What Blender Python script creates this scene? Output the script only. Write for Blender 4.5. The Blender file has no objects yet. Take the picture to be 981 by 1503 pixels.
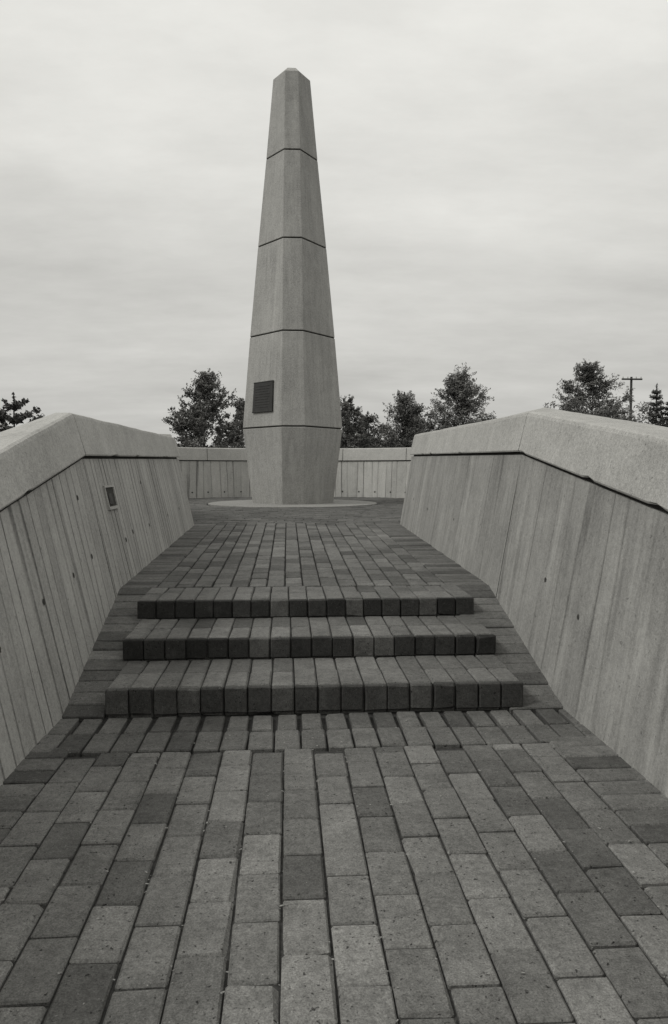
import bpy, bmesh, math, random
from mathutils import Vector, Matrix, noise
R=random.Random(7)
EYE=1.0
CX=0.09
scene=bpy.context.scene
scene.view_settings.view_transform='Standard'
scene.view_settings.look='None'
scene.view_settings.exposure=0

# ------------------------------------------------------------ materials
def mat(name):
    m=bpy.data.materials.new(name); m.use_nodes=True
    nt=m.node_tree
    b=nt.nodes['Principled BSDF']
    b.inputs['Roughness'].default_value=0.9
    try: b.inputs['Specular IOR Level'].default_value=0.2
    except: pass
    return m,nt,b
def N(nt,t,**k):
    n=nt.nodes.new(t)
    for a,v in k.items(): setattr(n,a,v)
    return n
def L(nt,a,b): nt.links.new(a,b)
def math_n(nt,op,a,b=None,c=None):
    n=N(nt,'ShaderNodeMath',operation=op)
    for i,v in enumerate((a,b,c)):
        if v is None: continue
        if isinstance(v,(int,float)): n.inputs[i].default_value=v
        else: L(nt,v,n.inputs[i])
    return n.outputs[0]
def ramp(nt,fac,stops):
    r=N(nt,'ShaderNodeValToRGB')
    e=r.color_ramp.elements
    while len(e)<len(stops): e.new(0.5)
    for i,(p,v) in enumerate(stops):
        e[i].position=p; e[i].color=(v,v,v,1)
    L(nt,fac,r.inputs[0]); return r.outputs[0]
def noise_n(nt,vec,scale,detail=4,rough=0.55):
    n=N(nt,'ShaderNodeTexNoise'); n.inputs['Scale'].default_value=scale
    n.inputs['Detail'].default_value=detail; n.inputs['Roughness'].default_value=rough
    if vec is not None: L(nt,vec,n.inputs['Vector'])
    return n.outputs['Fac']
def mapping(nt,vec,scale,loc=(0,0,0)):
    m=N(nt,'ShaderNodeMapping'); m.inputs['Scale'].default_value=scale; m.inputs['Location'].default_value=loc
    L(nt,vec,m.inputs['Vector']); return m.outputs[0]
TINT=(1.0,0.99,0.945)
def tinted(nt,val,b):
    c=N(nt,'ShaderNodeCombineColor')
    for i in range(3):
        L(nt,math_n(nt,'MULTIPLY',val,TINT[i]),c.inputs[i])
    L(nt,c.outputs[0],b.inputs['Base Color'])
def bump(nt,h,b,strength,dist=0.01):
    n=N(nt,'ShaderNodeBump'); n.inputs['Strength'].default_value=strength; n.inputs['Distance'].default_value=dist
    L(nt,h,n.inputs['Height']); L(nt,n.outputs[0],b.inputs['Normal'])

def concrete(name,base=0.4,board=0.0,sp=0.12,streak=0.35,use_uv=True,seed=0.0,grain=1.0,runs=0.0,big=0.5,mid=.3):
    m,nt,b=mat(name)
    tc=N(nt,'ShaderNodeTexCoord')
    obj=tc.outputs['Object']
    if use_uv:
        vec=tc.outputs['UV']
        st=mapping(nt,vec,(9,0.55,1),(seed,seed,0))
        st2=mapping(nt,vec,(38,1.2,1),(seed,0,0))
        st3=mapping(nt,vec,(3.6,0.45,1),(seed,2,0))
    else:
        st=mapping(nt,obj,(7,7,0.5),(seed,0,0))
        st2=mapping(nt,obj,(22,22,0.7),(seed,0,0))
        st3=mapping(nt,obj,(3,3,0.3),(seed,0,0))
    n_big=noise_n(nt,mapping(nt,obj,(1,1,1),(seed,seed,seed)),1.6,6,0.65)
    n_mid=noise_n(nt,obj,9,5,0.65)
    n_fine=noise_n(nt,obj,55,4,0.75)
    n_grain=noise_n(nt,obj,220,2,0.8)
    s1=noise_n(nt,st,1.0,4,0.6); s2=noise_n(nt,st2,1.0,3,0.6); s3=noise_n(nt,st3,1.0,6,0.7)
    def addf(v,n,k):
        return math_n(nt,'ADD',v,math_n(nt,'MULTIPLY',math_n(nt,'SUBTRACT',n,0.5),k))
    v=math_n(nt,'MULTIPLY_ADD',math_n(nt,'SUBTRACT',n_big,0.5),big,1.0)
    v=addf(v,n_mid,mid); v=addf(v,n_fine,0.8*grain); v=addf(v,n_grain,0.7*grain)
    v=addf(v,s1,streak); v=addf(v,s2,streak*0.9)
    if runs>0:
        v=math_n(nt,'ADD',v,math_n(nt,'MULTIPLY',ramp(nt,s3,[(0.54,0.0),(0.68,1.0)]),runs))
        v=math_n(nt,'SUBTRACT',v,math_n(nt,'MULTIPLY',ramp(nt,s1,[(0.57,0.0),(0.74,1.0)]),runs))
    h=math_n(nt,'ADD',math_n(nt,'MULTIPLY',n_fine,0.6),math_n(nt,'MULTIPLY',n_mid,0.5))
    h=math_n(nt,'ADD',h,math_n(nt,'MULTIPLY',s2,0.5))
    if board>0:
        sx=N(nt,'ShaderNodeSeparateXYZ'); L(nt,tc.outputs['UV'],sx.inputs[0])
        u=math_n(nt,'ADD',math_n(nt,'DIVIDE',sx.outputs[0],sp),100.0)
        wob=math_n(nt,'MULTIPLY',math_n(nt,'SUBTRACT',noise_n(nt,mapping(nt,tc.outputs['UV'],(1.9,0.08,1)),2.0,2),0.5),2.4)
        u=math_n(nt,'ADD',u,wob)
        fr=math_n(nt,'FRACT',u); fl=math_n(nt,'FLOOR',u)
        wn=N(nt,'ShaderNodeTexWhiteNoise',noise_dimensions='1D'); L(nt,fl,wn.inputs['W'])
        d=math_n(nt,'ABSOLUTE',math_n(nt,'SUBTRACT',fr,0.5))
        line=N(nt,'ShaderNodeMapRange'); line.inputs[1].default_value=0.42; line.inputs[2].default_value=0.485
        L(nt,d,line.inputs[0])
        strength=math_n(nt,'MULTIPLY',line.outputs[0],ramp(nt,noise_n(nt,mapping(nt,tc.outputs['UV'],(3,0.5,1),(4,seed,0)),1.3,4),[(0.36,0.25),(0.60,1.0)]))
        v=math_n(nt,'SUBTRACT',v,math_n(nt,'MULTIPLY',strength,0.60*board))
        v=addf(v,wn.outputs[0],0.22*board)
        h=math_n(nt,'SUBTRACT',h,math_n(nt,'MULTIPLY',strength,2.4*board))
        h=math_n(nt,'ADD',h,math_n(nt,'MULTIPLY',wn.outputs[0],0.8*board))
    p=ramp(nt,noise_n(nt,obj,48,2,0.5),[(0.26,0.0),(0.32,1.0)])
    v=math_n(nt,'MULTIPLY',v,math_n(nt,'MULTIPLY_ADD',p,0.4,0.6))
    v=math_n(nt,'MULTIPLY',v,base)
    v=math_n(nt,'MAXIMUM',v,0.03)
    tinted(nt,v,b)
    bump(nt,h,b,0.6,0.008)
    return m

M_wallL=concrete('board_formed_concrete',0.335,1.15,0.105,0.45,seed=1.3,runs=.16)
M_wallR=concrete('cast_concrete',0.255,0.45,0.21,0.55,seed=5.1,runs=.40,big=.9,mid=.45)
M_cap=concrete('cap_concrete',0.36,0,0.2,0.14,use_uv=False,seed=2.2,grain=1.3,big=.75,mid=.4)
M_plaza=concrete('plaza_wall_concrete',0.43,0.9,0.16,0.34,seed=9.0)
M_cap2=concrete('plaza_cap_concrete',0.44,0,0.2,0.06,use_uv=False,seed=7.7)
M_ob=concrete('obelisk_concrete',0.31,0,0.2,0.46,use_uv=False,seed=3.0,grain=1.5,runs=.20)
M_ring=concrete('exposed_aggregate',0.25,0,0.2,0.0,use_uv=False,seed=3.0,grain=2.0)
m,nt,b=mat('dark_joint'); b.inputs['Base Color'].default_value=(0.045,0.044,0.04,1); M_dark=m
m,nt,b=mat('bronze'); M_bronze=m
tc=N(nt,'ShaderNodeTexCoord'); n=noise_n(nt,tc.outputs['Object'],12,4)
tinted(nt,math_n(nt,'MULTIPLY_ADD',n,0.03,0.02),b)
b.inputs['Roughness'].default_value=0.55

def brick_mat():
    m,nt,b=mat('clay_paver')
    tc=N(nt,'ShaderNodeTexCoord'); obj=tc.outputs['Object']
    at=N(nt,'ShaderNodeAttribute'); at.attribute_name='tint'
    sep=N(nt,'ShaderNodeSeparateColor'); L(nt,at.outputs['Color'],sep.inputs[0])
    t=sep.outputs[0]; s=sep.outputs[1]
    cmb=N(nt,'ShaderNodeCombineXYZ'); L(nt,math_n(nt,'MULTIPLY',s,37.0),cmb.inputs[0]); L(nt,math_n(nt,'MULTIPLY',s,11.0),cmb.inputs[2])
    va=N(nt,'ShaderNodeVectorMath',operation='ADD'); L(nt,obj,va.inputs[0]); L(nt,cmb.outputs[0],va.inputs[1])
    v1=va.outputs[0]
    def addm(v,n,k):
        return math_n(nt,'MULTIPLY',v,math_n(nt,'ADD',math_n(nt,'MULTIPLY',math_n(nt,'SUBTRACT',n,0.5),k),1.0))
    n1=noise_n(nt,v1,9,5,0.7); n2=noise_n(nt,v1,55,4,0.75); n3=noise_n(nt,v1,230,3,0.8); nb=noise_n(nt,obj,0.8,6,0.65)
    v=addm(t,n1,1.1); v=addm(v,n2,1.3); v=addm(v,n3,2.3); v=addm(v,nb,1.0)
    pit=ramp(nt,noise_n(nt,v1,95,2,0.5),[(0.26,0.2),(0.35,1.0)])
    v=math_n(nt,'MULTIPLY',v,pit)
    du=ramp(nt,noise_n(nt,obj,5.5,7,0.8),[(0.54,0.0),(0.72,1.0)])
    v=math_n(nt,'ADD',v,math_n(nt,'MULTIPLY',du,0.035))
    sp=ramp(nt,noise_n(nt,obj,140,2,0.6),[(0.69,0.0),(0.74,1.0)])
    v=math_n(nt,'ADD',v,math_n(nt,'MULTIPLY',sp,0.10))
    v=math_n(nt,'MAXIMUM',v,0.012)
    tinted(nt,v,b)
    h=math_n(nt,'ADD',math_n(nt,'MULTIPLY',n2,0.8),math_n(nt,'MULTIPLY',n3,0.4)); h=math_n(nt,'ADD',h,math_n(nt,'MULTIPLY',pit,0.5)); h=math_n(nt,'ADD',h,n1)
    bump(nt,h,b,0.75,0.005)
    b.inputs['Roughness'].default_value=0.8
    return m
M_brick=brick_mat()
def simple_noise(name,lo,hi,scale,det=5):
    m,nt,b=mat(name); tc=N(nt,'ShaderNodeTexCoord')
    n=noise_n(nt,tc.outputs['Object'],scale,det,0.7)
    v=ramp(nt,n,[(0.3,lo),(0.7,hi)])
    s=N(nt,'ShaderNodeSeparateColor'); L(nt,v,s.inputs[0])
    tinted(nt,s.outputs[0],b); bump(nt,n,b,0.5,0.01)
    return m
M_sand=simple_noise('joint_sand',0.02,0.06,60)
M_grass=simple_noise('grass',0.04,0.10,3)
M_bark=simple_noise('bark',0.04,0.09,20)
M_metalbox=simple_noise('galvanised_frame',0.25,0.4,30)
M_chip=simple_noise('dry_litter',0.10,0.40,200)
def leaf_mat(name,lo,hi):
    m,nt,b=mat(name)
    at=N(nt,'ShaderNodeAttribute'); at.attribute_name='tint'
    sep=N(nt,'ShaderNodeSeparateColor'); L(nt,at.outputs['Color'],sep.inputs[0])
    v=math_n(nt,'MULTIPLY_ADD',sep.outputs[0],hi-lo,lo)
    tinted(nt,v,b); b.inputs['Roughness'].default_value=0.7
    return m
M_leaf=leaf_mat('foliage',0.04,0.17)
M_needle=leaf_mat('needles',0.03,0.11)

# ------------------------------------------------------------ helpers
def rel(v): return (v[0],v[1],v[2]+EYE)
def empty(name):
    e=bpy.data.objects.new(name,None); scene.collection.objects.link(e); return e
def mesh_obj(name,verts,faces,material,parent=None,uvs=None,tint=None,recalc=True,bevel=0,smooth=False):
    me=bpy.data.meshes.new(name); me.from_pydata([tuple(v) for v in verts],[],faces); 
    if tint is not None:
        a=me.color_attributes.new('tint','FLOAT_COLOR','POINT')
        flat=[]
        for t in tint: flat.extend((t[0],t[1],0,1))
        a.data.foreach_set('color',flat)
    if uvs is not None:
        ul=me.uv_layers.new(name='UVMap')
        for l in me.loops: ul.data[l.index].uv=uvs[l.vertex_index]
    if recalc:
        bm=bmesh.new(); bm.from_mesh(me); bmesh.ops.recalc_face_normals(bm,faces=bm.faces); bm.to_mesh(me); bm.free()
    me.materials.append(material)
    if smooth:
        for p in me.polygons: p.use_smooth=True
    ob=bpy.data.objects.new(name,me); scene.collection.objects.link(ob)
    if parent: ob.parent=parent
    if bevel>0:
        md=ob.modifiers.new('b','BEVEL'); md.width=bevel; md.segments=2; md.limit_method='ANGLE'; md.angle_limit=math.radians(35)
    return ob

TV=[];TI={}
corners=[(x,y,z) for x in(-1,1) for y in(-1,1) for z in(-1,1)]
for k,cn in enumerate(corners):
    for a in range(3):
        TI[(cn,a)]=len(TV); TV.append((cn,a))
TF=[]
for a in range(3):
    o=[i for i in range(3) if i!=a]
    for s in(-1,1):
        f=[]
        for p,q in((-1,-1),(1,-1),(1,1),(-1,1)):
            c=[0,0,0]; c[a]=s; c[o[0]]=p; c[o[1]]=q; f.append(TI[(tuple(c),a)])
        TF.append(f)
    for p in(-1,1):
        for q in(-1,1):
            c0=[0,0,0];c0[a]=-1;c0[o[0]]=p;c0[o[1]]=q;c1=list(c0);c1[a]=1
            c0=tuple(c0);c1=tuple(c1)
            TF.append([TI[(c0,o[0])],TI[(c1,o[0])],TI[(c1,o[1])],TI[(c0,o[1])]])
for cn in corners: TF.append([TI[(cn,0)],TI[(cn,1)],TI[(cn,2)]])

class Bricks:
    def __init__(s): s.v=[];s.f=[];s.t=[]
    def add(s,cx,cy,ztop,lx,ly,lz,pitch=0.0,tone=None,ch=0.003,yaw=0.0,jit=1.0):
        hx=lx/2+R.uniform(-.0014,.0012)*jit; hy=ly/2+R.uniform(-.0018,.0015)*jit; hz=lz/2
        ch=ch*R.uniform(.7,1.6)
        M=Matrix.Rotation(yaw+R.gauss(0,.007)*jit,3,'Z')@Matrix.Rotation(pitch+R.gauss(0,.007)*jit,3,'X')@Matrix.Rotation(R.gauss(0,.009)*jit,3,'Y')
        o=Vector((cx,cy,ztop+EYE+R.gauss(0,.0014)*jit))-M@Vector((0,0,hz))
        b0=len(s.v); tone=pick() if tone is None else tone
        sd=R.random()
        wear={cn:R.uniform(0,.0022)+(R.uniform(.002,.008) if R.random()<.07 else 0) for cn in corners}
        for cn,a in TV:
            h=[hx,hy,hz]; p=[]
            for i in range(3):
                p.append(cn[i]*(h[i]-(0 if i==a else ch+wear[cn])))
            s.v.append(o+M@Vector(p)); s.t.append((tone,sd))
        for f in TF: s.f.append([b0+i for i in f])
TONES=[.125,.13,.135,.14,.145,.15,.13,.12,.14,.155,.085,.09,.10,.165]
def pick(k=1.0): return R.choice(TONES)*R.uniform(.9,1.1)*k
B=Bricks()
FW=0.108; HF=0.864
ZL=-1.0; ZT=-.695; ZP=-.58
Y0=3.04
def hwall(Z,sgn=1):
    return 1.25-.17*(.1-Z) if sgn>0 else 1.245-.22*(.1-Z)
def rampZ(y):
    if y<4.42: return ZT
    if y>8.8: return ZP
    return ZT+(ZP-ZT)*(y-4.42)/(8.8-4.42)
J=.0055
for i in range(16):
    x=CX-HF+FW*(i+.5)
    off=(0.1 if i%2 else 0.0)+R.uniform(-.02,.02)
    y=-2.4+off
    while y<2.64-.02:
        y1=min(y+.2,2.64)
        if y1-y>.05:
            B.add(x,(y+y1)/2,ZL,FW-J,y1-y-J,.06,tone=pick(1.1))
        y=y1
for sgn in(-1,1):
    y=-2.4
    while y<Y0-.42:
        xa=HF; xb=hwall(ZL,sgn)+.03
        B.add(CX+sgn*(xa+xb)/2,y+.05,ZL,xb-xa-J,.1-J,.06,tone=pick(.9))
        y+=.1
w=.0975
for (ya,yb,g) in((2.645,2.835,.008),(2.84,3.03,.019)):
    x=CX-1.02
    while x<CX+1.06:
        B.add(x+w/2,(ya+yb)/2,ZL-(.003 if g>.01 else 0),w-g,yb-ya-g*.8,.06,tone=pick(.85))
        x+=w
ys,ye=3.03,4.42
sl=math.atan2(ZT-ZL,ye-ys)
nc=14; Lc=math.hypot(ye-ys,ZT-ZL)/nc
for sgn in(-1,1):
    for k in range(nc):
        t=(k+.5)/nc; y=ys+(ye-ys)*t; Z=ZL+(ZT-ZL)*t
        xa=HF-.03; xb=hwall(Z,sgn)+.03
        B.add(CX+sgn*(xa+xb)/2,y,Z,xb-xa-J,Lc-J,.06,pitch=sl,tone=pick(.85))
steps=[(3.04,3.50,-1.0,-.890,.866,.122),(3.50,3.98,-.890,-.792,.885,.112),(3.98,4.42,-.792,-.695,.905,.105)]
for si,(ya,yb,zb,zt,hw,cx0) in enumerate(steps):
    n=18; w=2*hw/n; mid=(ya+yb)/2
    x=cx0-hw
    for i in range(n):
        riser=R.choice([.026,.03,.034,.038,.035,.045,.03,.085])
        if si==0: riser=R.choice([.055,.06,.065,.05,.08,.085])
        tt=R.choice([.12,.13,.135,.145,.155])*R.uniform(.93,1.07)
        B.add(x+w/2,(ya+.012+mid)/2+.006,zt,w-J,mid-ya-J-.012,zt-zb+.02,tone=tt,ch=.004)
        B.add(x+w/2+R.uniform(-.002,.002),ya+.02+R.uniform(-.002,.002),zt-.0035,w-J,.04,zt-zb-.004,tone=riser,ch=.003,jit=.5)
        B.add(x+w/2,(mid+yb)/2,zt-.001,w-J,yb-mid-J,.06,tone=pick(.85))
        x+=w
p=math.atan2(ZP-ZT,8.8-4.42)
for i in range(16):
    x=CX-HF+FW*(i+.5)
    y=4.43
    first=True
    while y<8.15:
        y1=y+(.1 if (first and i%2) else .2)+R.uniform(-.004,.004); first=False
        B.add(x,(y+y1)/2,rampZ((y+y1)/2),FW-J-.003,y1-y-J-.004,.06,pitch=p,tone=pick(.88))
        y=y1
for sgn in(-1,1):
    y=4.43
    while y<8.15:
        Z=rampZ(y); xa=HF; xb=hwall(Z,sgn)+.03
        B.add(CX+sgn*(xa+xb)/2,y+.05,Z,xb-xa-J,.1-J,.06,pitch=p,tone=pick(.8))
        y+=.1
PC=(CX,12.6); PR=3.2; OBY=12.7
def plaza_hw(y):
    pts=[(8.1,1.22),(9.2,1.72),(10.18,2.09)]
    if y<=8.1: return 1.2
    for (a,b_),(c,d) in zip(pts,pts[1:]):
        if a<=y<=c: return b_+(d-b_)*(y-a)/(c-a)
    dy=y-PC[1]
    if abs(dy)>=PR: return 0
    return math.sqrt(PR*PR-dy*dy)
y=8.27; row=0
while y<15.8:
    h=plaza_hw(y)+.03
    x=CX-h-R.uniform(0,.2) if row%2 else CX-h
    while x<CX+h:
        cx=x+.1
        if math.hypot(cx-CX,y-OBY)>1.45 and abs(cx-CX)<h-.04:
            B.add(cx,y,rampZ(y),.2-J,.1-J-.003,.06,pitch=p if y<8.8 else 0,tone=pick(.75))
        x+=.2
    y+=.1; row+=1
pav=empty('brick_walkway')
mesh_obj('pavers',B.v,B.f,M_brick,pav,tint=B.t)
def prism_x(name,prof,hw,parent,material):
    v=[];f=[]
    for (yy,Z) in prof:
        v+= [rel((CX-hw,yy,Z)),rel((CX+hw,yy,Z))]
    for i in range(len(prof)-1): f.append([2*i,2*i+1,2*i+3,2*i+2])
    return mesh_obj(name,v,f,material,parent,recalc=False)
D=.016
prism_x('sand_bed',[(-3,ZL-.011),(2.63,ZL-.011),(2.64,ZL-.024),(3.03,ZL-.024),(4.42,ZT-D),(8.8,ZP-D),(8.81,ZP-D)],1.2,pav,M_sand)
prism_x('step_core',[(3.075,ZL-.05),(3.076,-.902),(3.53,-.904),(3.531,-.805),(4.01,-.805),(4.011,-.712),(4.425,-.712)],.80,pav,M_sand)
vv=[rel((PC[0]+ (PR+.1)*math.cos(a),PC[1]+(PR+.1)*math.sin(a),ZP-.012)) for a in [math.radians(-90+k*7.5) for k in range(48)]]
mesh_obj('plaza_bed',vv,[list(range(48))],M_sand,pav,recalc=False)
mesh_obj('plaza_bed_front',[rel(q) for q in((CX-1.9,8.12,ZP-.027),(CX+1.9,8.12,ZP-.027),(CX+2.3,10,ZP-.0165),(CX-2.3,10,ZP-.0165))],[[0,1,2,3]],M_sand,pav,recalc=False)
n=64; v=[];f=[]
for k in range(n):
    a=2*math.pi*k/n
    v+=[rel((CX+1.42*math.cos(a),OBY+1.42*math.sin(a),ZP-.05)),rel((CX+1.42*math.cos(a),OBY+1.42*math.sin(a),ZP+.008)),rel((CX+1.40*math.cos(a),OBY+1.40*math.sin(a),ZP+.014)),rel((CX+.2*math.cos(a),OBY+.2*math.sin(a),ZP+.016))]
for k in range(n):
    q=(k+1)%n
    for j in range(3): f.append([4*k+j,4*q+j,4*q+j+1,4*k+j+1])
mesh_obj('concrete_apron',v,f,M_ring,None)
v=[];f=[];r=random.Random(5)
for k in range(420):
    x=CX+r.uniform(-1.0,1.0); 
    if r.random()<.65: x=CX-HF+FW*r.randint(0,16)+r.gauss(0,.004)
    y=r.uniform(.9,2.9); s=r.choice([.001,.0014,.0018,.002,.003]); a=r.uniform(0,6.3); b0=len(v)
    z=ZL+.003
    for (dx,dy) in((-1.6,-.5),(1.2,-.8),(1.7,.5),(-.9,.9)):
        v.append(rel((x+s*(dx*math.cos(a)-dy*math.sin(a)),y+s*(dx*math.sin(a)+dy*math.cos(a)),z+r.uniform(0,s))))
    f.append([b0,b0+1,b0+2,b0+3])
mesh_obj('leaf_litter',v,f,M_chip,None,recalc=False)

# ------------------------------------------------------------ ramp walls
def lerp(a,b,t): return a+(b-a)*t
def ramp_wall(sgn,st,material,name,seed):
    r=random.Random(seed)
    par=empty(name)
    TH=.32
    def expand(a,b,step=.07):
        n=max(1,int(abs(b['yi']-a['yi'])/step)); out=[]
        for k in range(n+1):
            t=k/n; out.append({q:lerp(a[q],b[q],t) for q in a})
        return out
    for si,(a,b) in enumerate(zip(st,st[1:])):
        g=.004
        S=expand(a,b)
        S[0]['yi']+=g; S[0]['yo']+=g; S[-1]['yi']-=g; S[-1]['yo']-=g
        v=[];uv=[]
        levels=6
        for s in S:
            top=s['Zc']-.018
            ring=[]
            for k in range(levels+1):
                Z=lerp(-1.35,top,k/levels)
                ring.append((CX+sgn*(hwall(Z,sgn)+r.uniform(-.0012,.0012)),s['yi'],Z))
            ring.append((CX+sgn*(1.25+TH-.02),s['yo'],top)); ring.append((CX+sgn*(1.25+TH),s['yo'],-1.35))
            for q in ring:
                v.append(rel(q)); uv.append((q[1],q[2]))
        m_=levels+3; f=[]
        for i in range(len(S)-1):
            for k in range(m_):
                k2=(k+1)%m_
                f.append([i*m_+k,i*m_+k2,(i+1)*m_+k2,(i+1)*m_+k])
        f.append(list(range(m_))); f.append([(len(S)-1)*m_+k for k in range(m_)])
        mesh_obj('wall_body_%d'%si,v,f,material,par,uvs=uv)
        v=[];
        for s in S:
            ch=0 
            if r.random()<.06: ch=r.uniform(.003,.011)
            e=r.uniform(0,.003)
            zb=s['Zc']+ch*.8; xi=hwall(s['Zc'],sgn)-.024
            xt=hwall(s['Zt'],sgn)-.014
            tn=noise.noise(Vector((s['yi']*2.1,sgn*3,0)))*.006+noise.noise(Vector((s['yi']*9,sgn*3,4)))*.002
            ring=[(xi+ch+.004,s['yi'],zb),(xi+.001-e*.3,s['yi'],zb+.008),
                  (xt-.002,s['yi'],s['Zt']-.022+tn),(xt+.006,s['yi'],s['Zt']-.006+tn),(xt+.022,s['yi'],s['Zt']+tn+.001),
                  (1.25+TH+.01,s['yo'],s['Zo']+tn),(1.25+TH+.022,s['yo'],s['Zo']-.012+tn),(1.25+TH+.015,s['yo'],s['Zc'])]
            for q in ring: v.append(rel((CX+sgn*q[0],q[1],q[2])))
        m_=8; f=[]
        for i in range(len(S)-1):
            for k in range(m_):
                k2=(k+1)%m_
                f.append([i*m_+k,i*m_+k2,(i+1)*m_+k2,(i+1)*m_+k])
        f.append(list(range(m_))); f.append([(len(S)-1)*m_+k for k in range(m_)])
        mesh_obj('coping_%d'%si,v,f,M_cap,par)
    v=[];f=[]
    for i,s in enumerate(st):
        d=.02 if i==0 else (-.02 if i==len(st)-1 else 0)
        for q in((hwall(-1.35,sgn)+.03,s['yi']+d,-1.35),(hwall(s['Zc'],sgn)+.022,s['yi']+d,s['Zc']+.02),(hwall(s['Zt'],sgn)+.03,s['yi']+d,s['Zt']-.04),(1.25+TH-.04,s['yo']+d,s['Zt']-.04),(1.25+TH-.04,s['yo']+d,-1.35)):
            v.append(rel((CX+sgn*q[0],q[1],q[2])))
    for i in range(len(st)-1):
        for k in range(5):
            k2=(k+1)%5; f.append([i*5+k,i*5+k2,(i+1)*5+k2,(i+1)*5+k])
    f.append([0,1,2,3,4]); f.append([(len(st)-1)*5+k for k in range(5)])
    mesh_obj('joint_core',v,f,M_dark,par)
    return par
def ST(yi,yo,Zt,Zo,Zc): return dict(yi=yi,yo=yo,Zt=Zt,Zo=Zo,Zc=Zc)
stL=[ST(-2.5,-2.5,-.125,-.12,-.285),ST(2.1,2.4,-.125,-.10,-.285),ST(4.28,4.98,.312,.365,.075),ST(8.1,8.1,.335,.36,.125)]
stR=[ST(-2.5,-2.5,.05,.06,-.19),ST(2.1,2.4,.05,.075,-.19),ST(4.22,4.82,.325,.40,.10),ST(8.1,8.1,.375,.40,.155)]
WL=ramp_wall(-1,stL,M_wallL,'concrete_wall',11)
WR=ramp_wall(1,stR,M_wallR,'concrete_wall',12)

def tie_hole(parent,sgn,y,Z,r=.011):
    n=12; x=CX+sgn*(hwall(Z,sgn)-.0025)
    v=[]; k_=.17 if sgn>0 else .22
    rr=random.Random(int(y*1000)); 
    for k in range(n):
        a=2*math.pi*k/n; q=r*rr.uniform(.8,1.2)
        v.append(rel((x+sgn*k_*q*math.sin(a)*1.1,y+q*math.cos(a),Z+q*math.sin(a)*1.1)))
    mesh_obj('tie_hole',v,[list(range(n))],M_dark,parent,recalc=False)
for (y,Z) in((2.62,-.62),(3.15,-.55),(3.62,-.505),(4.0,-.46),(4.0,-.15),(5.1,-.42),(5.7,-.42),(5.75,-.1),(6.6,-.4),(7.3,-.38),(4.85,-.45)):
    tie_hole(WL,-1,y,Z,.013)
for (y,Z) in((5.6,-.38),(6.7,-.36),(3.5,-.53),(3.05,-.62),(7.5,-.3)): tie_hole(WR,1,y,Z,.010)
def boxm(name,a,b_,material,parent,sh=None,bevel=0):
    xs=(a[0],b_[0]);ys_=(a[1],b_[1]);zs=(a[2],b_[2])
    v=[(x,y,z) for x in xs for y in ys_ for z in zs]
    if sh: v=[sh(q) for q in v]
    f=[[0,1,3,2],[4,5,7,6],[0,1,5,4],[2,3,7,6],[0,2,6,4],[1,3,7,5]]
    return mesh_obj(name,[rel(q) for q in v],f,material,parent,bevel=bevel)
bx=empty('electrical_box')
def shL(q): return (CX-(hwall(q[2],-1)-q[0]),q[1],q[2])
y0,y1,z0,z1=4.58,4.82,-.245,-.10
boxm('back_plate',(-.01,y0+.012,z0+.012),(.004,y1-.012,z1-.012),M_dark,bx,shL)
M_frame=concrete('frame_concrete',.36,0,.2,.1,False)
for nm,a,c in(('frame_bottom',(-.01,y0,z0),(.014,y1,z0+.016)),('frame_top',(-.01,y0,z1-.012),(.012,y1,z1)),('frame_near',(-.01,y0,z0+.017),(.012,y0+.014,z1-.013)),('frame_far',(-.01,y1-.014,z0+.017),(.012,y1,z1-.013)),('outlet',(.0,y0+.06,z0+.03),(.009,y0+.15,z1-.05))):
    boxm(nm,a,c,M_frame if nm!='outlet' else M_bark,bx,shL)

# ------------------------------------------------------------ plaza wall
PW=empty('curved_plaza_wall')
path=[(1.24,8.13),(1.72,9.2),(2.09,10.18)]
a0=math.atan2(10.18-PC[1],2.09)
nseg=44
right=list(path)
for k in range(1,nseg+1):
    a=a0+(math.pi/2-a0)*k/nseg
    right.append((PR*math.cos(a),PC[1]+PR*math.sin(a)))
left=[(-x,y) for x,y in right[:-1]][::-1]
full=right+left
acc=[0]
for p0,p1 in zip(full,full[1:]): acc.append(acc[-1]+math.hypot(p1[0]-p0[0],p1[1]-p0[1]))
tot=acc[-1]
def nrm(i):
    a=full[max(0,i-1)];c=full[min(len(full)-1,i+1)]
    d=Vector((c[0]-a[0],c[1]-a[1])).normalized()
    n_=Vector((d.y,-d.x))
    if i==0: n_=Vector((1,0))
    if i==len(full)-1: n_=Vector((-1,0))
    return n_
def topZ(s):
    e=min(s,tot-s)
    return .37+.06*min(1,e/1.6)
def sweep(prof,name,material,parent,idx):
    v=[];uv=[];f=[];m_=len(prof(0))
    for i in idx:
        nn=nrm(i); s=acc[i]
        for off,Z in prof(s):
            v.append(rel((CX+full[i][0]+nn.x*off,full[i][1]+nn.y*off,Z))); uv.append((s,Z))
    for i in range(len(idx)-1):
        for k in range(m_):
            k2=(k+1)%m_; f.append([i*m_+k,i*m_+k2,(i+1)*m_+k2,(i+1)*m_+k])
    f.append(list(range(m_))); f.append([(len(idx)-1)*m_+k for k in range(m_)])
    return mesh_obj(name,v,f,material,parent,uvs=uv)
ids=list(range(len(full)))
sweep(lambda s:[(0-.0,-1.35),(.09,topZ(s)-.27),(.36,topZ(s)-.27),(.36,-1.35)],'wall_body',M_plaza,PW,ids)
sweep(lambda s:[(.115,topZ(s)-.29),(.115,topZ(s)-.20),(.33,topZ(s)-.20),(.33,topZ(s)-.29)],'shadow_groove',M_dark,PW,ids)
k=0; pc=0
step=8
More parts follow.
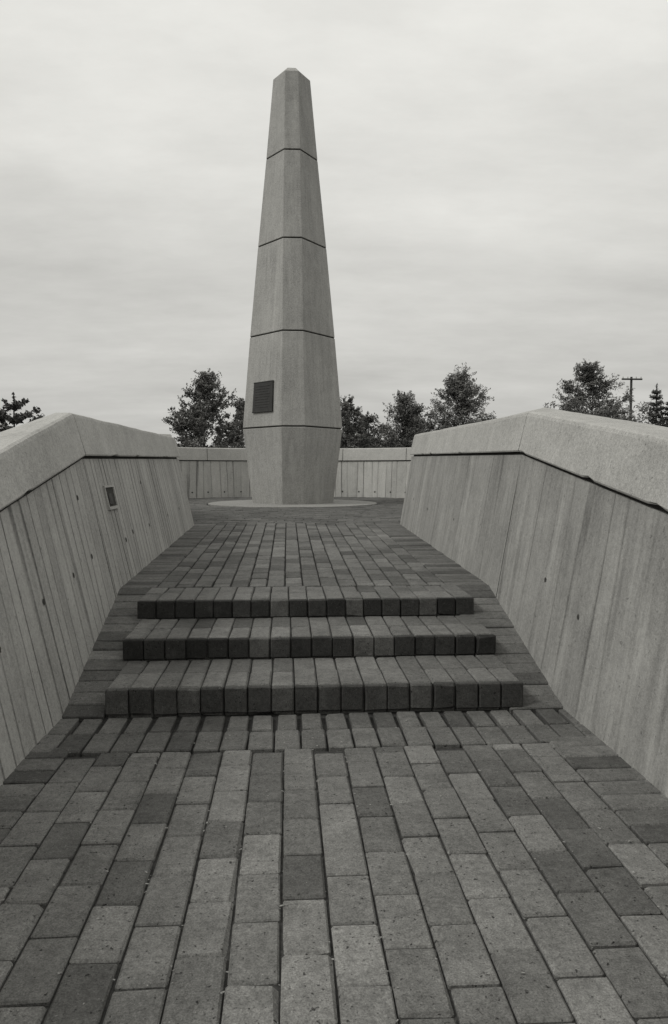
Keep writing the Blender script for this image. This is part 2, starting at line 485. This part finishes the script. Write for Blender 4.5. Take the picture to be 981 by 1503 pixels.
while k<len(ids)-1:
    seg=ids[k:k+step+1]
    sweep(lambda s:[(.065,topZ(s)-.25),(.085,topZ(s)-.012),(.097,topZ(s)),(.37,topZ(s)+.01),(.385,topZ(s)-.25)],'coping_%d'%pc,M_cap2,PW,seg)
    i=seg[-1]
    if i<len(full)-1:
        nn=nrm(i); tt=Vector((-nn.y,nn.x)); z=topZ(acc[i])
        P0=Vector((CX+full[i][0],full[i][1]))
        vs=[]
        for o,Z in((.062,z-.25),(.082,z-.01),):
            for w_ in(-.005,.005):
                q=P0+nn*(o)+tt*w_; vs.append(rel((q.x,q.y,Z)))
        mesh_obj('joint_%d'%pc,[vs[0],vs[1],vs[3],vs[2]],[[0,1,2,3]],M_dark,PW,recalc=False)
    k+=step; pc+=1
for i in range(6,len(full)-6,2):
    nn=nrm(i); tt=Vector((-nn.y,nn.x))
    for Z in(-.47,):
        off=(Z+1.35)/(topZ(acc[i])-.27+1.35)*.09-.004
        P0=Vector((CX+full[i][0],full[i][1]))
        vs=[]
        for q in range(8):
            a=2*math.pi*q/8; u=.018*math.cos(a); w_=.018*math.sin(a)
            c=P0+nn*(off+w_*.06)+tt*u; vs.append(rel((c.x,c.y,Z+w_)))
        mesh_obj('tie_hole',vs,[list(range(8))],M_dark,PW,recalc=False)

# ------------------------------------------------------------ obelisk
OB=empty('concrete_obelisk')
lv=[(-.575,.672,.175,.72),(.67,.826,.185,.93),(2.17,.698,.165,.80),(3.64,.560,.15,.66),(5.06,.418,.13,.50),(6.34,.300,.105,.36)]
def oct_ring(Z,b_,a,dp,sc=1.0,shr=0.0):
    s=.17*b_/.82
    b2=b_-shr; d2=dp-shr
    pts=[(-a,-d2),(a,-d2),(b2,-s),(b2,s),(a,d2),(-a,d2),(-b2,s),(-b2,-s)]
    return [rel((CX+x*sc,OBY+y*sc,Z)) for x,y in pts]
def loft(rings,name,material,bevel=0,cap=True):
    v=[];f=[]
    for r_ in rings: v+=r_
    m_=8
    for i in range(len(rings)-1):
        for k in range(m_):
            k2=(k+1)%m_; f.append([i*m_+k,i*m_+k2,(i+1)*m_+k2,(i+1)*m_+k])
    f.append(list(range(m_))); f.append([(len(rings)-1)*m_+k for k in range(m_)])
    return mesh_obj(name,v,f,material,OB,bevel=bevel)
g=.011
for i in range(len(lv)-1):
    (Za,ba,aa,da),(Zb,bb,ab,db)=lv[i],lv[i+1]
    lo=Za+(g if i>0 else 0); hi=Zb-(g if i<len(lv)-2 else 0)
    rings=[]
    for k in range(5):
        t=k/4; Z=lerp(lo,hi,t); tt=(Z-Za)/(Zb-Za)
        rings.append(oct_ring(Z,lerp(ba,bb,tt),lerp(aa,ab,tt),lerp(da,db,tt)))
    if i==len(lv)-2:
        rings.append(oct_ring(6.50,.10,.07,.13))
        loft(rings,'shaft_top',M_ob,.008)
    else: loft(rings,'shaft_%d'%i,M_ob,.008)
rings=[oct_ring(Z,b_,a-.01,d,shr=.03) for Z,b_,a,d in lv[:-1]]
loft(rings,'joint_core',M_dark)
def facet(Z):
    for (Za,ba,aa,da),(Zb,bb,ab,db) in zip(lv,lv[1:]):
        if Za<=Z<=Zb:
            t=(Z-Za)/(Zb-Za); b_=lerp(ba,bb,t);a=lerp(aa,ab,t);d=lerp(da,db,t); s=.17*b_/.82
            return Vector((CX-b_,OBY-s,Z+EYE)),Vector((CX-a,OBY-d,Z+EYE))
def facet_pt(t,Z,off):
    A,Bq=facet(Z); A2,B2=facet(Z+.1)
    n_=(Bq-A).cross(A2-A).normalized()
    if n_.y>0: n_=-n_
    return A.lerp(Bq,t)+n_*off
PL=empty('bronze_plaque')
def plate(name,t0,t1,Z0,Z1,o0,o1,material):
    v=[facet_pt(t,Z,o) for o in(o0,o1) for (t,Z) in((t0,Z0),(t1,Z0),(t1,Z1),(t0,Z1))]
    f=[[0,1,2,3],[4,5,6,7],[0,1,5,4],[1,2,6,5],[2,3,7,6],[3,0,4,7]]
    mesh_obj(name,v,f,material,PL,bevel=.003)
plate('plate',.26,.79,.92,1.39,-.01,.025,M_bronze)
plate('rim_top',.255,.795,1.385,1.40,-.01,.030,M_bronze)
plate('rim_bottom',.255,.795,.91,.925,-.01,.030,M_bronze)
for k in range(9):
    plate('text_line_%d'%k,.32,.72-(.06 if k%3==2 else 0),1.32-k*.042,1.336-k*.042,.02,.029,M_bronze)

# ------------------------------------------------------------ ground
S_=900
mesh_obj('ground',[(-S_,-S_,-.09),(S_,-S_,-.09),(S_,S_,-.09),(-S_,S_,-.09)],[[0,1,2,3]],M_grass,None,recalc=False)

# ------------------------------------------------------------ trees
def tube(v,f,p0,p1,r0,r1,n=7):
    d=(p1-p0).normalized(); a=d.orthogonal().normalized(); b_=d.cross(a)
    b0=len(v)
    for p_,r_ in((p0,r0),(p1,r1)):
        for k in range(n):
            t=2*math.pi*k/n; v.append(p_+a*math.cos(t)*r_+b_*math.sin(t)*r_)
    for k in range(n): f.append([b0+k,b0+(k+1)%n,b0+n+(k+1)%n,b0+n+k])
def leaves(lv_,lf,lt,c,rad,n,size,r,tone):
    for _ in range(n):
        d=Vector((r.gauss(0,1),r.gauss(0,1),r.gauss(0,.8)))
        d=d.normalized()*rad*(r.random()**.5)
        p_=c+d
        a=Vector((r.gauss(0,1),r.gauss(0,1),r.gauss(0,1))).normalized(); b_=a.orthogonal().normalized()
        s=size*r.uniform(.6,1.4)
        b0=len(lv_)
        lv_.extend([p_-a*s,p_+b_*s*.45,p_+a*s,p_-b_*s*.45])
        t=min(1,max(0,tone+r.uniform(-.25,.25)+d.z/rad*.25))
        lt.extend([(t,0)]*4); lf.append([b0,b0+1,b0+2,b0+3])
def broadleaf(x,y,h,w,seed,dens=1.0,name='deciduous_tree',tri=False):
    r=random.Random(seed)
    par=empty(name); v=[];f=[];lv_=[];lf=[];lt=[]
    base=Vector((x,y,-.1))
    top=base+Vector((r.uniform(-.08,.08)*w,0,h*.95))
    pts=[base]
    for k in range(1,7):
        t=k/6; pts.append(base.lerp(top,t)+Vector((r.uniform(-.04,.04)*w,r.uniform(-.04,.04)*w,0)))
    for k in range(6):
        tube(v,f,pts[k],pts[k+1],.020*h*(1-k/6.3)*.9,.020*h*(1-(k+1)/6.3)*.9)
    def env(t):
        if tri: return max(.1,(1.0-t)**.7)*1.08 if t>.15 else .9
        return (math.sin(math.pi*min(1,(t*.84+.16))**.8))**.6*(1.0 if t<.6 else 1-.3*(t-.6)/.4)
    nb=int(60*dens)
    for i in range(nb):
        t=(i+r.random())/nb
        Z=h*(.20+.75*t)
        ang=r.uniform(0,2*math.pi)
        rad=w/2*env(t)*r.choice([.35,.6,.8,1.0,1.2,.95])
        if t>.88: rad*=.55
        c=base+Vector((math.cos(ang)*rad,math.sin(ang)*rad,Z+r.uniform(-.04,.05)*h))
        start=base.lerp(top,max(.1,min(.97,(c.z-rad*.7-base.z)/h)))
        mid=start.lerp(c,.5)+Vector((0,0,.04*h*r.random()))
        tube(v,f,start,mid,.005*h*(1-t*.6),.0035*h*(1-t*.6),5); tube(v,f,mid,c,.0035*h*(1-t*.6),.0015*h,5)
        tone=.25+.6*r.random()
        for j in range(5):
            q=start.lerp(c,r.uniform(.45,1.05))+Vector((r.gauss(0,1),r.gauss(0,1),r.gauss(0,1)))*w*.06
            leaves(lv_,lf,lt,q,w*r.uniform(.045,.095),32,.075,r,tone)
        for j in range(4):
            dirv=Vector((math.cos(ang)+r.gauss(0,.5),math.sin(ang)+r.gauss(0,.5),r.uniform(-.1,1.3))).normalized()
            L_=w*r.uniform(.08,.17)
            tube(v,f,c,c+dirv*L_,.007,.003,3)
            for e in range(4):
                leaves(lv_,lf,lt,c+dirv*L_*(e+1)/4,w*.026,6,.065,r,tone)
    for e in range(7):
        leaves(lv_,lf,lt,top+Vector((r.gauss(0,.03)*w,0,(e/6-.6)*h*.12)),w*.05*(1.2-e/7),18,.07,r,.5)
    mesh_obj('trunk_and_limbs',v,f,M_bark,par,recalc=False)
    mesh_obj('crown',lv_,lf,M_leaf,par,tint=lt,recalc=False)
    return par
def conifer(x,y,h,w,seed,name='spruce_tree',whorls=15,up=.5,dens=1.0):
    r=random.Random(seed)
    par=empty(name); v=[];f=[];lv_=[];lf=[];lt=[]
    base=Vector((x,y,-.1)); top=base+Vector((0,0,h))
    tube(v,f,base,top,.02*h,.004*h)
    for i in range(whorls):
        t=i/whorls; Z=h*(.12+.86*t); Lm=w/2*(1-t)**.85
        nb=r.randint(5,7); a0_=r.random()*6
        for k in range(nb):
            a=a0_+2*math.pi*k/nb+r.uniform(-.25,.25); Lb=Lm*r.uniform(.6,1.2)+.08
            s=base+Vector((0,0,Z)); e=s+Vector((math.cos(a)*Lb,math.sin(a)*Lb,Lb*r.uniform(.05,up)))
            tube(v,f,s,e,.014,.005,4)
            ns=max(3,int(Lb/.10))
            for j in range(ns):
                q=s.lerp(e,(j+1)/ns)+Vector((r.gauss(0,.03),r.gauss(0,.03),r.gauss(0,.03)))
                leaves(lv_,lf,lt,q,.12,int(15*dens),.08,r,.3+.4*r.random())
    for e in range(6): leaves(lv_,lf,lt,top-Vector((0,0,e*.12)),.05,8,.07,r,.4)
    mesh_obj('trunk_and_limbs',v,f,M_bark,par,recalc=False)
    mesh_obj('crown',lv_,lf,M_needle,par,tint=lt,recalc=False)
broadleaf(-4.25,40,6.0,3.7,1,1.3)
broadleaf(-2.75,44,5.1,2.6,2,.9)
broadleaf(3.6,45,5.2,2.8,3,.9)
broadleaf(5.0,48,4.5,3.4,33,.8)
broadleaf(7.0,45,5.6,4.2,4,1.0,tri=True)
broadleaf(8.5,50,4.6,3.4,44,.8)
broadleaf(9.75,42,6.5,4.8,5,1.35,tri=True)
broadleaf(15.45,38,6.5,4.3,6,1.35)
conifer(20.1,40,5.7,1.9,7)
conifer(20.9,40,5.0,1.7,8)
conifer(-10.6,30,4.0,4.9,9,'pine_tree',7,up=.75,dens=.9)
r=random.Random(21); v_=[];f_=[];t_=[]
for k in range(400):
    x=r.uniform(4,60); Dd=r.uniform(85,100)
    h=4.4+1.2*noise.noise(Vector((x*.11,3,0)))+ (1.5 if x>30 else 0)
    if 22<x<28: h=7.0-.35*(x-22)
    if 36<x<44: h=7.8
    tone=r.uniform(.15,.5)
    for j in range(5):
        leaves(v_,f_,t_,Vector((x+r.gauss(0,.6),Dd,h*r.uniform(.2,1.1))),.9,26,.2,r,tone)
for k in range(160):
    x=r.uniform(-60,-5); Dd=r.uniform(85,100)
    h=3.0+1.0*noise.noise(Vector((x*.11,3,0))); tone=r.uniform(.15,.5)
    for j in range(4):
        leaves(v_,f_,t_,Vector((x+r.gauss(0,.6),Dd,h*r.uniform(.2,1.1))),.9,26,.2,r,tone)
mesh_obj('distant_tree_line',v_,f_,M_leaf,None,tint=t_,recalc=False)
UP=empty('utility_pole'); v=[];f=[]
X,Dd=28.0,60
tube(v,f,Vector((X,Dd,-.1)),Vector((X,Dd,8.5)),.13,.09,10)
mesh_obj('post',v,f,M_bark,UP)
v=[];f=[]
tube(v,f,Vector((X-.85,Dd-.12,8.3)),Vector((X+.85,Dd-.12,8.3)),.07,.07,6)
mesh_obj('crossarm',v,f,M_bark,UP)
v=[];f=[]
for o in(-.75,-.35,.35,.75): tube(v,f,Vector((X+o,Dd-.12,8.36)),Vector((X+o,Dd-.12,8.5)),.04,.03,6)
mesh_obj('insulators',v,f,M_metalbox,UP)

# ------------------------------------------------------------ world and sun
az=math.radians(-108); el=math.radians(46)
w=bpy.data.worlds.new('World'); scene.world=w; w.use_nodes=True
nt=w.node_tree; bg=nt.nodes['Background']
sky=N(nt,'ShaderNodeTexSky',sky_type='NISHITA'); sky.sun_disc=False
sky.sun_elevation=el; sky.sun_rotation=az
bw=N(nt,'ShaderNodeRGBToBW'); L(nt,sky.outputs[0],bw.inputs[0])
tc=N(nt,'ShaderNodeTexCoord'); sep=N(nt,'ShaderNodeSeparateXYZ'); L(nt,tc.outputs['Generated'],sep.inputs[0])
zc=math_n(nt,'MAXIMUM',sep.outputs[2],0.0)
grad=ramp(nt,zc,[(0.0,.53),(0.10,.57),(0.22,.64),(0.36,.77),(0.6,.86)])
den=math_n(nt,'ADD',zc,0.16)
cv=N(nt,'ShaderNodeCombineXYZ'); L(nt,math_n(nt,'DIVIDE',sep.outputs[0],den),cv.inputs[0]); L(nt,math_n(nt,'DIVIDE',sep.outputs[1],den),cv.inputs[1])
c1=noise_n(nt,mapping(nt,cv.outputs[0],(.9,1.4,1),(3.1,.4,0)),1.0,9,0.6)
c2=noise_n(nt,mapping(nt,cv.outputs[0],(1.8,3.2,1),(1.1,2.4,0)),1.0,8,0.65)
cl=math_n(nt,'ADD',math_n(nt,'MULTIPLY',math_n(nt,'SUBTRACT',c1,.5),.62),math_n(nt,'MULTIPLY',math_n(nt,'SUBTRACT',c2,.5),.26))
gs=N(nt,'ShaderNodeSeparateColor'); L(nt,grad,gs.inputs[0])
val=math_n(nt,'MULTIPLY',gs.outputs[0],math_n(nt,'ADD',cl,1.0))
val=math_n(nt,'MULTIPLY',val,10.0)
val=math_n(nt,'ADD',math_n(nt,'MULTIPLY',val,.94),math_n(nt,'MULTIPLY',bw.outputs[0],.06))
cc=N(nt,'ShaderNodeCombineColor')
for i,t in enumerate((1.0,.992,.945)): L(nt,math_n(nt,'MULTIPLY',val,t),cc.inputs[i])
L(nt,cc.outputs[0],bg.inputs[0]); bg.inputs[1].default_value=.1
sd=bpy.data.lights.new('sun','SUN'); sd.energy=1.5; sd.angle=math.radians(12); sd.color=(1,.99,.95)
so=bpy.data.objects.new('sun',sd); scene.collection.objects.link(so)
dirv=Vector((math.sin(az)*math.cos(el),math.cos(az)*math.cos(el),math.sin(el)))
so.rotation_euler=dirv.to_track_quat('Z','Y').to_euler(); so.location=(0,0,20)

# ------------------------------------------------------------ camera
cd=bpy.data.cameras.new('camera'); co=bpy.data.objects.new('camera',cd); scene.collection.objects.link(co)
cd.sensor_fit='VERTICAL'; cd.sensor_height=36; cd.sensor_width=24; cd.lens=1100/1503*36; cd.clip_end=2500; cd.clip_start=.02
co.location=(0,0,EYE); co.rotation_euler=(math.radians(90-3.28),0,math.radians(-3.54))
scene.camera=co
